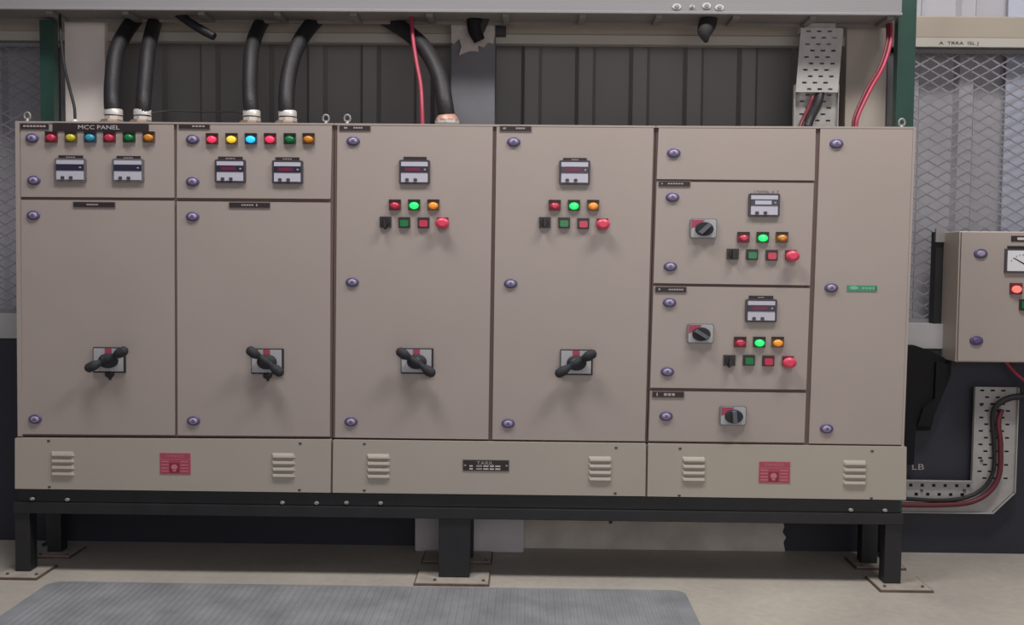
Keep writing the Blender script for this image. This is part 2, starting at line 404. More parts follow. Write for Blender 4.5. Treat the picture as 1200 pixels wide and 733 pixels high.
def estop(door, px, py):
    x, z = W(px, py); s = S(); mb = MB()
    mb.rect(x, z+1.2*s, 13*s, 11*s, -.010, 0, 'socket_red')
    mb.ell(x, z-.4*s, 4.5*s, 3.5*s, [(1,-.009),(1,-.026)], 'black')
    mb.ell(x, z-.4*s, 8*s, 6.3*s, [(.8,-.026),(1,-.031),(1,-.039),(.85,-.045),(.5,-.048)], 'mushroom')
    mb.build('stop_button', door, label='red mushroom stop button')
def nameplate(door, x0, y0, x1, y1, blocks=(), text=None, edge=True, tm='ink_grey', m='plate_black'):
    a = W(x0, (y0+y1)/2); b = W(x1, (y0+y1)/2); zt = W((x0+x1)/2, y0)[1]; zb_ = W((x0+x1)/2, y1)[1]
    cx = (a[0]+b[0])/2; cz = (zt+zb_)/2; w = b[0]-a[0]; h = zt-zb_
    mb = MB(); mb.rect(cx, cz, w, h, -.004, 0, 'plate_edge' if edge else m)
    if edge: mb.rect(cx, cz, w-.005, h-.005, -.0052, -.004, m)
    for (u0, u1, v0, v1) in blocks: mb.rect(cx-w/2+(u0+u1)/2*w, cz-h/2+(v0+v1)/2*h, (u1-u0)*w, (v1-v0)*h, -.0062, -.005, tm)
    if text:
        t, u0, u1, v0, v1 = text; mb.text(t, cx-w/2+(u0+u1)/2*w, cz-h/2+(v0+v1)/2*h, (u1-u0)*w, (v1-v0)*h, -.0066, 'ink_white')
    mb.build('nameplate', door, label='small dark engraved nameplate' if not text or len(text[0]) > 9 or text[0] != 'MCC PANEL' else 'black nameplate reading MCC PANEL')
def marks(n, u0=.3, u1=.75, v0=.38, v1=.62):                     # worn engraved characters
    out = []; w = (u1-u0)/n
    for i in range(n): out.append((u0+i*w+.12*w, u0+(i+1)*w-.12*w, v0, v1))
    return out
def meter(door, px, py, kind='off', w=36, h=28, tag_plate=True):
    x, z = W(px, py); s = S(); mb = MB(); bz = 'bezel_lt' if kind == 'off' else 'bezel'
    mb.rect(x, z, w*s, h*s, -.012, 0, bz, rad=1.6*s)
    mb.rect(x, z, (w-5)*s, (h-4.5)*s, -.014, -.011, 'face')
    mb.rect(x, z+2.9*s, (w-4.5)*s, 7.4*s, -.0155, -.0135, 'display')
    if kind == 'red':
        mb.rect(x-2*s, z+2.9*s, 19*s, 4.6*s, -.0162, -.015, 'display_red'); mb.text('0000', x-2*s, z+2.9*s, 15*s, 3*s, -.0166, 'digits')
    if kind == 'white': mb.rect(x-1.4*s, z+2.9*s, 19*s, 4.4*s, -.0162, -.015, 'face')
    mb.ell(x+12.3*s, z+2.9*s, 1.3*s, 1.0*s, [(1,-.015),(1,-.0168)], 'ink_grey', 10)
    for dx in (-8.5, 1.2): mb.rect(x+dx*s, z-9.2*s, 4*s, 3.6*s, -.018, -.0135, 'bezel', rad=.8*s)
    mb.build('panel_meter', door, label={'off':'square digital meter with blank dark display','red':'square digital meter with dim red digits','white':'square digital meter with white display strip'}[kind])
def handle(door, cx, cy, e0, e1, lug=True):
    x, z = W(cx, cy); s = S(); mb = MB()
    mb.rect(x, z, 38*s, 30*s, -.010, 0, 'switch_dark')
    mb.rect(x-.6*s, z+.3*s, 35*s, 27*s, -.013, -.0095, 'switch_plate')
    mb.rect(x-.6*s, z+11*s, 8*s, 6*s, -.0150, -.0125, 'switch_red')
    mb.ell(x, z-.5*s, 11.5*s, 8.8*s, [(1,-.012),(1,-.026),(.85,-.036),(.4,-.040)], 'switch_dark')
    mb.ell(x-1*s, z+1*s, 6*s, 4.2*s, [(1,-.036),(.8,-.048),(.4,-.051)], 'switch_knob')
    a = P3(*e0, -.058); b = P3(*e1, -.058); d = b-a
    q = [a, a+d*.06, a+d*.20, a+d*.34, a+d*.5, a+d*.66, a+d*.80, a+d*.94, b]
    for k in (3,4,5): q[k] = q[k]+Vector((0,.012,0))
    mb.tube(q, [.006,.020,.022,.0125,.017,.0125,.022,.020,.006], 'switch_dark', 14, 4)
    if lug:
        mb.ell(x, z-17*s, 5*s, 4*s, [(1,0),(1,-.014),(.7,-.018)], 'black', 16); mb.rect(x+.5*s, z-21.5*s, 2.4*s, 4*s, -.012, -.002, 'black')
    mb.build('rotary_handle', door, label='isolator switch with black two-lobed rotary handle on a pale plate')
def rotary(door, cx, cy, ang):
    x, z = W(cx, cy); s = S(); mb = MB()
    mb.rect(x, z, 31*s, 23*s, -.014, 0, 'switch_grey', rad=2*s)
    mb.rect(x, z, 28.5*s, 21*s, -.0155, -.0135, 'switch_plate', rad=2*s)
    mb.prism([(x-14*s, z+10*s), (x+1*s, z+10*s), (x-5*s, z+4*s), (x-14*s, z+0*s)], -.0165, -.015, 'switch_red')
    mb.ell(x+.5*s, z-.6*s, 10.5*s, 8*s, [(1,-.0155),(1,-.028),(.9,-.032)], 'switch_dark')
    a = math.radians(ang); d = (math.cos(a), math.sin(a)); nn = (-d[1], d[0])
    p = []
    for u, v in ((-1,-.3),(1,-.3),(1,.3),(-1,.3)): p.append((x+.5*s+(d[0]*u*1.0+nn[0]*v)*9.3*s, z-.6*s+(d[1]*u+nn[1]*v)*7.2*s))
    mb.prism(p, -.048, -.031, 'switch_knob', inset=.12)
    mb.build('rotary_switch', door, label='small grey rotary switch with red corner')
def door(cab, q, label=None):
    mb = MB(); mb.prism(quad(*q), 0, .014, 'beige'); return mb.build('door', cab, bevel=.0025, label=label)
def louvre(pl, cx, cy, w=30):
    x, z0 = W(cx, cy); s = S(); mb = MB(); w *= s
    for k in (-1.5, -.5, .5, 1.5):
        z = z0+k*7.7*s; a = -.012; n = 6
        prof = [(a+.004, z+3.3*s), (a-.001, z+3.0*s), (a-.008, z+.2*s), (a-.011, z-1.8*s), (a-.009, z-2.4*s), (a+.004, z-2.5*s)]
        v = [(x-w/2, y, zz) for y, zz in prof]+[(x+w/2, y, zz) for y, zz in prof]
        # rounded ends
        v2 = [(vx+(3*s if vx < x else -3*s)*(1 if i % n in (1,2,3,4) else 0), vy, vz) for i, (vx, vy, vz) in enumerate(v)]
        mb.add(v2, [(i, i+1, n+i+1, n+i) for i in range(n-1)]+[list(range(n))[::-1], list(range(n, 2*n))], 'beige_plinth')
    mb.build('louvre_vent', pl)
def sticker(pl, cx, cy):
    x, z = W(cx, cy, -.012); s = S(); mb = MB(); y = -.012
    mb.rect(x, z, 37*s, 26*s, y-.0015, y, 'sticker_pink')
    mb.rect(x, z+9.2*s, 35.5*s, 6.4*s, y-.0025, y-.0012, 'sticker_red')
    mb.rect(x, z-3.6*s, 36*s, 17*s, y-.0025, y-.0012, 'sticker_red')
    for k, (w, dz) in enumerate(((24, 3.4),)): mb.text('DANGER', x, z+9.2*s, 22*s, 3.4*s, y-.003, 'sticker_pink')
    mb.rect(x-1*s, z-5*s, 12*s, 11.5*s, y-.0032, y-.0022, 'sticker_dark')
    mb.ell(x-1*s, z-4*s, 3.8*s, 3.3*s, [(1,y-.003),(1,y-.0038)], 'sticker_pink', 16); mb.rect(x-1*s, z-8*s, 4*s, 2.6*s, y-.0038, y-.003, 'sticker_pink')
    for dx in (-12, 11):
        for dz in (2.4, -1.5, -5.4, -9): mb.rect(x+dx*s, z+dz*s, 9*s, 1.2*s, y-.0032, y-.0022, 'sticker_pink')
    mb.build('danger_sticker', pl, label='red danger sticker with square symbol')

def cabinet(xa, xb, xpa, xpb, label, first=False, last=False):
    # xa, xb: top pixel columns; xpa..: plinth columns
    a = W(xa, 300)[0]; b = W(xb, 300)[0]
    cab = thing('control_cabinet', ((W(xpa,550)[0]+W(xpb,550)[0])/2, .2, zpl), label, 'cabinet', 'control cabinets standing side by side on the black stand')
    return cab
SEAM = {'gasket'}
def carcass(cab, qpx, left=0., right=0.):
    q = quad(*qpx)
    mb = MB(); mb.prism(q, .010, .03, 'gasket')
    mb.prism([(x, z) for x, z in q], .0301, YBK, 'beige')
    # beige frame rims showing past the doors
    (x0t, z0t), (x1t, z1t), (x1b, z1b), (x0b, z0b) = q
    mb.prism([(x0t, z0t-.006), (x1t, z1t-.006), (x1t, z1t+.002), (x0t, z0t+.002)], -.001, .012, 'beige')
    if left: mb.prism([(x0t-.002, z0t), (x0t+left, z0t), (x0b+left, z0b), (x0b-.002, z0b)], -.002, .012, 'beige')
    if right: mb.prism([(x1t+.002, z1t), (x1t-right, z1t), (x1b-right, z1b), (x1b+.002, z1b)], -.002, .012, 'beige')
    mb.build('body', cab)
def plinth(cab, q, louv, scr, shade=0):
    mb = MB()
    if q[0] > 100: xg = W((q[0]+q[6])/2, 550)[0]; zg = W(q[0], q[1])[1]; mb.box(xg-.014, xg+.001, -.004, .02, zpl+.002, zg-.004, 'gasket')
    pts = [W(q[0],q[1],-.012), W(q[2],q[3],-.012), W(q[4],q[5],-.012), W(q[6],q[7],-.012)]
    mb.prism(pts, -.012, YBK+.01, 'beige_plinth'); o = mb.build('plinth', cab, bevel=.002)
    for x, y in louv: louvre(o, x, y)
    for x, y in scr: cx, cz = W(x, y, -.012); MB().ell(cx, cz, .007, .005, [(1,-.012),(1,-.0135),(.6,-.0145)], 'bezel', 10).build('screw', o)
    return o

# ---- left cabinet
c1 = cabinet(19, 391, 18, 387, 'left beige control cabinet with two upper doors full of coloured lamps')
carcass(c1, (18.5,142.5, 391,145, 388.5,513.8, 21.5,511.5), left=.017)
d = door(c1, (24,145.5, 203.5,146.2, 204.2,231.8, 24.5,230.8), 'upper left door with six lamps and two meters')
for x, c in zip((61,84,106.5,129,152,175), ('red','yellow','cyan','red','green','amber')): lamp(d, x, 160.8, c)
MATS['lens_amber']  # (unlit ones keep their plain colours, red ones with a faint added glow)
meter(d, 83.5, 199.5, 'off', 37, 27); meter(d, 151, 200, 'off', 37, 27)
nameplate(d, 69,182.3,97.5,186.8, marks(4,.3,.7), edge=False); nameplate(d, 137,183,165,187.4, marks(4,.3,.7), edge=False)
nameplate(d, 24,144.4,58,151.8, marks(7,.1,.9,.35,.65)); nameplate(d, 62,144.6,174.5,154.6, (), ('MCC PANEL', .27,.70,.27,.75), edge=False)
lock(d, 38,162); lock(d, 40,211.5)
d = door(c1, (24.5,234.3, 204.2,235.4, 205,510.2, 26,509), 'lower left door with rotary handle')
lock(d, 39.5,252.5); lock(d, 41.5,491.5); nameplate(d, 86,236.6,135.5,243.4, marks(6,.32,.6))
handle(d, 129,422, (100,433.5), (149.5,409.5))
d = door(c1, (207.5,146.2, 389,147.2, 387.2,233.2, 207.2,232), 'upper door with lit lamps and two meters')
for x, c, on in zip((249,272,294.5,317,340,362), ('red','yellow','cyan','red','green','amber'), (1,1,1,1,0,0)): lamp(d, x, 162.8, c, on)
meter(d, 270.5, 201, 'red', 36, 27); meter(d, 337.5, 202, 'red', 36, 27)
nameplate(d, 256,183.8,284.5,188.2, marks(4,.3,.7), edge=False); nameplate(d, 323,184.5,351,189, marks(4,.3,.7), edge=False)
nameplate(d, 209.5,145.4,246.5,151.4, marks(4,.42,.85,.38,.66)); lock(d, 226,163.5); lock(d, 226,213)
d = door(c1, (207.2,236, 387.2,237.6, 386.5,511.8, 208.2,510.4), 'lower door with rotary handle tilted to upper left')
lock(d, 226,254); lock(d, 227,493.5); nameplate(d, 268.5,237.2,317,244, marks(5,.3,.6)+[(.66,.69,.3,.7)])
handle(d, 314,423.5, (289.5,408.5), (331.5,439.5))
p = plinth(c1, (17.5,513.8, 388,515.8, 387.2,577.8, 17.5,573.2), [(75,543), (333,545)], [(57,517),(352,520),(58,571),(351,574.5)]); sticker(p, 205.5, 543.7)
# ---- middle cabinet
c2 = cabinet(393, 769, 390, 757, 'middle beige control cabinet with two full-height doors')
carcass(c2, (391.8,145, 768.5,148, 757.8,519, 389.2,513.8))
d = door(c2, (395.5,147.2, 577.5,148.2, 572.2,515.2, 392.5,513), 'left tall door of the middle cabinet')
lock(d, 414,165.5); lock(d, 413,331); lock(d, 411.5,494.5); nameplate(d, 397.5,147,434.5,153.4, marks(2,.15,.27,.35,.65)+marks(4,.45,.75,.38,.66))
meter(d, 486,202, 'red'); nameplate(d, 473,184,500,188, (), edge=False)
for x, c, on in ((463,'red',0),(485.5,'green',1),(508,'amber',1)): lamp(d, x, 240.3, c, on)
selector(d, 452,260.5); push(d, 474,261,'green'); push(d, 496.5,261.3,'red'); estop(d, 519,261.8); handle(d, 489,423.2, (465,410), (509.5,440), False)
d = door(c2, (582,148.4, 766,149.8, 755.7,517.4, 577,515.3), 'right tall door of the middle cabinet')
lock(d, 602,166.5); lock(d, 598.5,332.5); lock(d, 595.5,496.5); nameplate(d, 585.5,147.6,623,154, marks(2,.1,.2,.35,.65)+marks(4,.5,.8,.38,.66))
meter(d, 673.3,202.5, 'red'); nameplate(d, 660,185.3,687.5,189.6, marks(3,.35,.65), edge=False)
for x, c, on in ((650,'red',0),(672.5,'green',1),(695,'amber',1)): lamp(d, x, 240.8, c, on)
selector(d, 638.5,261, False); push(d, 661,261.4,'green'); push(d, 683.5,262.2,'red'); estop(d, 706,263); handle(d, 675.5,424.7, (651,440.3), (698.5,412.5), False)
p = plinth(c2, (390.5,516, 757,520.3, 756.2,582, 389.8,577.8), [(444,546), (703,549)], [(427,520.5),(722,525),(427,575),(721,578.5)])
mb = MB(); x, z = W(569.5, 545.7, -.012); s = S(); y = -.012
mb.rect(x, z, 55*s, 13.5*s, y-.003, y, 'plate_edge'); mb.rect(x, z, 53.5*s, 12*s, y-.004, y-.0028, 'plate_black')
mb.text('TARIL', x-1*s, z+2.8*s, 20*s, 4*s, y-.0045, 'ink_grey')
for dz in (-.8, -4.2):
    for (u, w) in ((-17.5, 4), (-8, 7), (0, 6), (7, 5), (14, 6)): mb.rect(x+u*s, z+dz*s, w*s, 1.6*s, y-.0046, y-.0038, 'ink_white' if w < 7 else 'ink_grey')
for u in (-24.5, 24.5): mb.ell(x+u*s, z, 1.4*s, 1.1*s, [(1,y-.004),(1,y-.006)], 'chrome', 10)
mb.build('maker_plate', p, label='black rectangular plate with pale lettering')
# ---- right cabinet
c3 = cabinet(770, 1072, 760, 1062, 'right beige control cabinet with four stacked doors and a narrow tall door')
carcass(c3, (769.3,148, 1072.5,149.3, 1058.5,523.5, 758.6,519), right=.008)
d = door(c3, (772,150, 956,151, 954.6,211.6, 769.6,210), 'blank top door with one lock'); lock(d, 789.5,179.5)
d = door(c3, (769.6,213, 953.8,214.6, 949.2,334.6, 765.8,332), 'door with rotary switch and white meter display')
lock(d, 788,231.3); lock(d, 785.5,312.5); nameplate(d, 771.5,212.2,809,218.8, marks(1,.08,.14)+marks(6,.28,.78)); meter(d, 895,240.7, 'white', 36, 27)
mb = MB(); x, z = W(898.5, 225); mb.text('I TOTAL  A  T', x, z, 28*S(), 2.6*S(), -.001, 'display'); mb.build('printed_text', d, label='small printed lettering above the meter')
for x, c, on in ((871,'red',0),(893.5,'green',1),(916,'amber',0)): lamp(d, x, 278.3, c, on)
selector(d, 858.5,298, False); push(d, 881,298.6,'green'); push(d, 904,299.3,'red'); estop(d, 926.5,300); rotary(d, 824,268, 50)
d = door(c3, (765.8,335.4, 949.2,338, 944.8,457, 762,454.6), 'door with rotary switch and dim red meter')
lock(d, 784.5,354.8); lock(d, 782,435.8); nameplate(d, 767.5,336,804.5,343, marks(1,.1,.17,.35,.7)+marks(6,.42,.9,.38,.62)); meter(d, 891.5,364.3, 'red', 36.5, 27)
nameplate(d, 877.5,346.8,906,351, marks(3,.35,.62), edge=False)
for x, c, on in ((867,'red',0),(889.5,'green',1),(911,'amber',1)): lamp(d, x, 401, c, on)
selector(d, 854.5,422.5); push(d, 877.3,422.3,'green'); push(d, 900,423,'red'); estop(d, 923,424.2); rotary(d, 820.5,390.8, -38)
d = door(c3, (762,458.6, 944.7,461, 942.5,519.2, 760,517), 'lowest short door with rotary switch')
lock(d, 780.5,488); nameplate(d, 764,458.8,801.8,466.2, marks(1,.13,.18,.25,.75)+marks(3,.35,.72,.3,.7)); rotary(d, 858.5,487, 95)
d = door(c3, (961.5,151, 1070,151.2, 1056.3,521.6, 948,520), 'narrow tall door with green label')
lock(d, 980,168.5); lock(d, 974,337.5); lock(d, 968.5,502.7)
mb = MB(); x, z = W(1010, 338); s = S(); mb.rect(x, z, 35*s, 6.6*s, -.003, 0, 'label_green'); mb.ell(x-9.5*s, z+.3*s, 5*s, 2.2*s, [(1,-.0028),(1,-.0038)], 'label_green_lt', 16)
for k in range(4): mb.rect(x+(1.5+k*4)*s, z, 2.6*s, 2.4*s, -.0038, -.0028, 'label_green_lt')
mb.rect(x+15.8*s, z, 1.2*s, 4*s, -.0038, -.0028, 'bezel'); mb.build('green_label', d, label='narrow green label strip')
p = plinth(c3, (759.6,520.5, 1062.5,524.2, 1061.8,586.4, 758.6,582.2), [(812.5,549.5), (1000.5,553.5)], [(797,526),(1022,529),(796,581),(1021,584.3)]); sticker(p, 907.5, 554)
# lifting eyes
ztop = {c1: W(200,143.6)[1], c2: W(580,146.5)[1], c3: W(920,148.8)[1]}
def eye(cab, px, h=.05, py=140):
    x, _ = W(px, py, .06); z = ztop[cab]-.008; mb = MB(); mb.lathe_z(x, .06, [(.016, z), (.016, z+.012), (.008, z+.014), (.008, z+.03)], 'chrome', 12)
    pts = [Vector((x+.013*math.cos(a), .06, z+.038+.016*math.sin(a))) for a in [2*math.pi*k/12 for k in range(13)]]
    mb.tube(pts, .0045, 'chrome', 8, 2); mb.build('lifting_eye', cab, label='small steel lifting eye on the cabinet top')
eye(c1, 32); eye(c1, 382); eye(c2, 407); eye(c3, 1057)

# ------------------------------------------------------------------ big black cables with glands
zcab = 1.985
def big_cable(pts, rad, label, gl='gland_white', YG=.22, flare=None):
    base = P3(*pts[0], YG); zt = (W(200,143.6)[1] if pts[0][0] < 390 else W(520,146)[1])
    n = len(pts); P = []
    for i, (x, y) in enumerate(pts):
        Y = YG + (0.54-YG)*(min(1, max(0, (i-1)/(n-3)))**1.2 if i > 1 else 0)
        P.append(P3(x, y, Y))
    P[0].z = zt+.05; zt += .018
    t = thing('power_cable', (P[0].x, YG, zt), label, 'cable', 'thick black cables entering the cabinet tops')
    last = P[-1]; P.append(last+(P[-1]-P[-2]).normalized()*.08+Vector((0,.02,.02)))
    MB().tube(P, rad, 'cable_black', 18, 8).build('sheath', t)
    mb = MB(); x = P[0].x; r = rad
    mb.lathe_z(x, YG, [(r*1.0, zt-.018), (r*1.0, zt+.002)], 'brass', 16)
    if gl == 'gland_white':
        mb.lathe_z(x-.006, YG, [(r*1.75, zt), (r*1.75, zt+.006), (r*1.45, zt+.012), (r*1.4, zt+.018)], 'brass', 8, False)
        mb.lathe_z(x, YG, [(r*1.18, zt+.016), (r*1.18, zt+.034)], gl, 8, False); mb.lathe_z(x, YG, [(r*1.02, zt+.034), (r*1.02, zt+.040)], 'brass', 18)
        mb.lathe_z(x, YG, [(r*1.15, zt+.040), (r*1.12, zt+.064), (r*1.0, zt+.068)], gl, 18)
    else:
        mb.lathe_z(x, YG, [(r*1.1, zt), (r*1.1, zt+.01), (r*1.45, zt+.014), (r*1.45, zt+.03)], 'gland_white', 8, False)
        mb.lathe_z(x, YG, [(r*1.42, zt+.03), (r*1.2, zt+.045), (r*.95, zt+.056)], gl, 18)
    mb.build('cable_gland', t, label='metal cable gland')
s2 = S(.25)
big_cable([(133,135),(131.5,120),(132,95),(136,62),(147,38),(160,20),(172,2)], 9.3*s2, 'leftmost thick black cable, arching right up to the tray')
big_cable([(167,135),(168,120),(170,95),(173,62),(178,38),(184,18),(192,0)], 8.8*s2, 'second thick black cable from the left, nearly upright')
big_cable([(295,136),(293.5,120),(293,95),(294.5,62),(300,40),(310,20),(322,0)], 8.8*s2, 'third thick black cable, above the right lamp door of the left cabinet')
big_cable([(337,136),(335.5,120),(338,90),(346,60),(358,38),(374,20),(396,2)], 9.3*s2, 'fourth thick black cable, leaning right up to the tray')
big_cable([(524,138),(521,120),(515,90),(500,60),(480,40),(452,22),(420,6)], 9.6*s2, 'thick black cable beside the pillar, arching left up to the tray', 'gland_pink')

def wire(name, pts, r, m, label, cat='cable', sub=6, n=10):
    P = [P3(*p) for p in pts]; return MB().tube(P, r, m, n, sub).build(name, label=label, cat=cat)
# thin wires
t = thing('thin_cable', tuple(P3(88,140,.12)), 'thin dark cable hanging down to the top of the left cabinet', 'cable')
MB().tube([P3(70,10,.40), P3(71,40,.34), P3(75,75,.25), P3(82,105,.17), P3(87,125,.13), P3(88,140,.12)], .0065, 'cable_black', 10).build('sheath', t)
x, z = W(86.5, 140, .12); z = ztop[c1]
MB().lathe_z(P3(88,140,.12).x, .12, [(.03,z),(.03,z+.006),(.018,z+.01),(.016,z+.02),(.009,z+.026)], 'gland_white', 12).build('cable_gland', t, label='small pale cable gland')
wire('earth_wire', [(176,133,.22),(200,130,.26),(240,131.5,.26),(272,131,.24),(286,134,.22)], .0035, 'cable_black', 'thin dark wire strung between the cable glands', 'wire')
wire('red_wire', [(482,18,.40),(484,45,.36),(488,72,.31),(493,100,.26),(494.5,125,.22),(495,147,.20)], .0095, 'red_wire', 'red cable dropping behind the arched black cable', 'cable')
t = thing('cable_pair', tuple(P3(1004,146,.2)), 'red and black cable pair leading down to the right cabinet', 'cable')
MB().tube([P3(1044,28,.40), P3(1043.5,50,.36), P3(1035,78,.32), P3(1020,105,.26), P3(1006,135,.21), P3(1003,150,.2)], .0085, 'red_wire', 10).build('red_sheath', t, label='red cable')
MB().tube([P3(1040,28,.40), P3(1039.5,50,.36), P3(1031,78,.32), P3(1015.5,105,.26), P3(1002,135,.21), P3(999.5,150,.2)], .0075, 'red_wire_dk', 10).build('dark_sheath', t, label='dark red cable')
# cable stubs at the tray
wire('cable_stub', [(196,5,.46),(208,16,.42),(225,28,.38),(240,37,.36),(251,43,.35)], [.017,.019,.02,.02,.018], 'cable_black', 'short cut black cable end poking out under the tray', 'cable stub')
mb = MB(); mb.tube([P3(832,17,.39), P3(829,28,.38), P3(826,38,.34), P3(828,50,.34)], [.038,.042,.034,.006], 'black_matte', 14)
mb.tube([P3(836,17,.39), P3(835,26,.38), P3(833,36,.34)], [.02,.022,.006], 'black_matte', 10)
mb.build('cable_wrap', label='bunched black wrapping hanging under the tray on the right', cat='wrapping')
mb = MB(); mb.tube([P3(557,18,.43), P3(556,26,.45), P3(557,36,.46), P3(562,48,.47)], [.040,.036,.034,.026], 'jet', 14)
mb.tube([P3(570,19,.43), P3(566,28,.45), P3(564,38,.46)], [.02,.022,.012], 'black_matte', 10)
mb.build('cable_bundle', label='dark cable bundle sagging over the broken pillar head', cat='cable bundle')
mb = MB(); x0, z0 = W(580, 42, .56); x1, z1 = W(593, 31, .56); mb.box(x0, x1, .55, .60, z0, z1, 'black'); mb.build('beam_clamp', label='small dark clamp on the beam right of the pillar', cat='clamp', bevel=.004)

# ------------------------------------------------------------------ perforated trays
def perf(mb, x0, x1, z0, z1, Y, m, rows, cols, hw=.42, hh=.3, shear=0., Ytop=None):
    """sheet with staggered slots; x0..x1, z0..z1, optional lean"""
    rh = (z1-z0)/rows; cw = (x1-x0)/cols
    def pt(x, z):
        t = (z-z0)/(z1-z0); return (x+shear*t, Y+((Ytop-Y)*t if Ytop is not None else 0), z)
    def face(a, b, c, d):
        if b-a > 1e-5 and d-c > 1e-5: mb.add([pt(a,c), pt(b,c), pt(b,d), pt(a,d)], [(0,1,2,3)], m)
    for r in range(rows):
        zA = z0+r*rh; zB = zA+rh*(.5-hh/2); zC = zA+rh*(.5+hh/2); zD = zA+rh
        face(x0, x1, zA, zB); face(x0, x1, zC, zD)
        off = .25 if r % 2 else -.25; xs = x0
        for c in range(cols):
            cx = x0+(c+.5+off)*cw; a = cx-hw*cw/2; b = cx+hw*cw/2
            if a < x0+.004 or b > x1-.004: continue
            face(xs, a, zB, zC); xs = b
        face(xs, x1, zB, zC)
t = thing('perforated_tray', tuple(P3(958,145,.5)), 'pale perforated metal cable tray beside the right beige wall column', 'cable tray')
YP = .47
mb = MB(); a = P3(932.5,108,YP); b = P3(982,108,YP); zt2 = W(960,34,YP)[1]
perf(mb, a.x, b.x, a.z, zt2, YP, 'galv', 10, 4, .42, .28, shear=.012, Ytop=YP-.02)
mb.build('front_section', t, solid=.003)
mb = MB(); a2 = P3(929,160,YP+.05); b2 = P3(979,160,YP+.05); zz = W(955,100,YP+.05)[1]
perf(mb, a2.x, b2.x, a2.z, zz, YP+.05, 'galv', 8, 4, .42, .28, shear=.004)
mb.box(a2.x-.003, a2.x, YP+.02, YP+.05, a2.z, zz, 'galv'); mb.box(b2.x, b2.x+.003, YP+.02, YP+.05, a2.z, zz, 'galv')
mb.build('rear_section', t, solid=.003, label='shaded lower section of the tray')
zk = W(960, 38, .6)[1]; MB().box(a2.x+.03, b2.x-.03, YP-.012, YB-.001, zk-.012, zk+.012, 'galv').build('support_bracket', t)
wire('tray_cable', [(962,98,.50),(961,112,.49),(957,125,.45),(950,138,.36),(946,150,.33)], .020, 'cable_black', 'black cable running down out of the upper perforated tray')
wire('red_cable', [(953,112,.49),(950,120,.47),(946,130,.40),(941,140,.35),(937,150,.33)], .010, 'red_wire_dk', 'dark red cable beside the black one on the upper perforated tray')

# L-shaped tray on the dado
YL = YW-.035
t = thing('perforated_tray', tuple(P3(1160,600,YL)), 'L-shaped perforated cable tray on the navy wall under the small box', 'cable tray')
xa = W(1030,580,YL)[0]; xi = W(1139,540,YL)[0]; xo = W(1188.5,540,YL)[0]; xc = W(1162,600,YL)[0]
zt3 = W(1165,454,YL)[1]; zi = W(1100,564,YL)[1]; zo = W(1100,600,YL)[1]; zq = W(1188,577,YL)[1]
mb = MB(); perf(mb, xa, xi, zo+.062, zi, YL, 'galv', 2, 8, .3, .34)
mb.add([(xa,YL,zo),(xi,YL,zo),(xi,YL,zo+.062),(xa,YL,zo+.062)], [(0,1,2,3)], 'galv'); mb.build('horizontal_run', t, solid=.003)
mb = MB(); perf(mb, xi, xo, zi, zt3, YL, 'galv', 14, 4, .4, .26); mb.build('vertical_run', t, solid=.003)
mb = MB(); mb.add([(xi,YL,zo),(xc,YL,zo),(xo,YL,zq),(xo,YL,zi),(xi,YL,zi)], [(0,1,2,3,4)], 'galv'); mb.build('corner_plate', t, solid=.003)
mb = MB(); mb.box(xa, xc, YL-.02, YL+.001, zo-.004, zo, 'galv'); mb.box(xa, xi, YL-.02, YL+.001, zi, zi+.004, 'galv')
mb.box(xi-.004, xi, YL-.02, YL+.001, zi, zt3, 'galv'); mb.box(xo, xo+.004, YL-.02, YL+.001, zq, zt3, 'galv')
v = [(xc,YL-.02,zo-.004),(xc,YL,zo-.004),(xo+.004,YL,zq),(xo+.004,YL-.02,zq)]; mb.add(v, [(0,1,2,3)], 'galv'); mb.build('side_rail', t)
for k, (x, y) in enumerate(((1080,575),(1130,575),(1150,475),(1150,540))):
    xx, zz = W(x, y, YL); MB().ell(xx, zz, .008, .006, [(1,YW+.005),(1,YL-.004),(.6,YL-.007)], 'bezel', 8, False).build('bolt', t)
YQ = YL-.022
wire('tray_cable', [(1030,584,YQ),(1062,585,YQ),(1100,587,YQ),(1130,584,YQ),(1152,573,YQ),(1164,552,YQ),(1165,520,YQ),(1163,492,YQ),(1167,477,YQ-.01),(1180,468,YQ-.02),(1196,465,YQ-.03),(1230,464,YQ-.03)], [.0095]*7+[.011,.014,.015,.015,.015], 'cable_black', 'black cable curving along the L-shaped tray')
wire('red_cable', [(1030,591,YQ-.003),(1062,592,YQ-.003),(1105,592,YQ-.003),(1137,589,YQ-.003),(1159,577,YQ-.003),(1171,556,YQ-.003),(1172.5,520,YQ-.003),(1170,497,YQ),(1174,480,YQ+.004)], .0125, 'red_wire_dk', 'dark red cable curving along the L-shaped tray')
wire('red_wire', [(1174,418,.50),(1184,431,.48),(1194,441,.46),(1215,457,.44)], .008, 'red_wire', 'thin red wire slanting down from under the small wall box', 'wire')

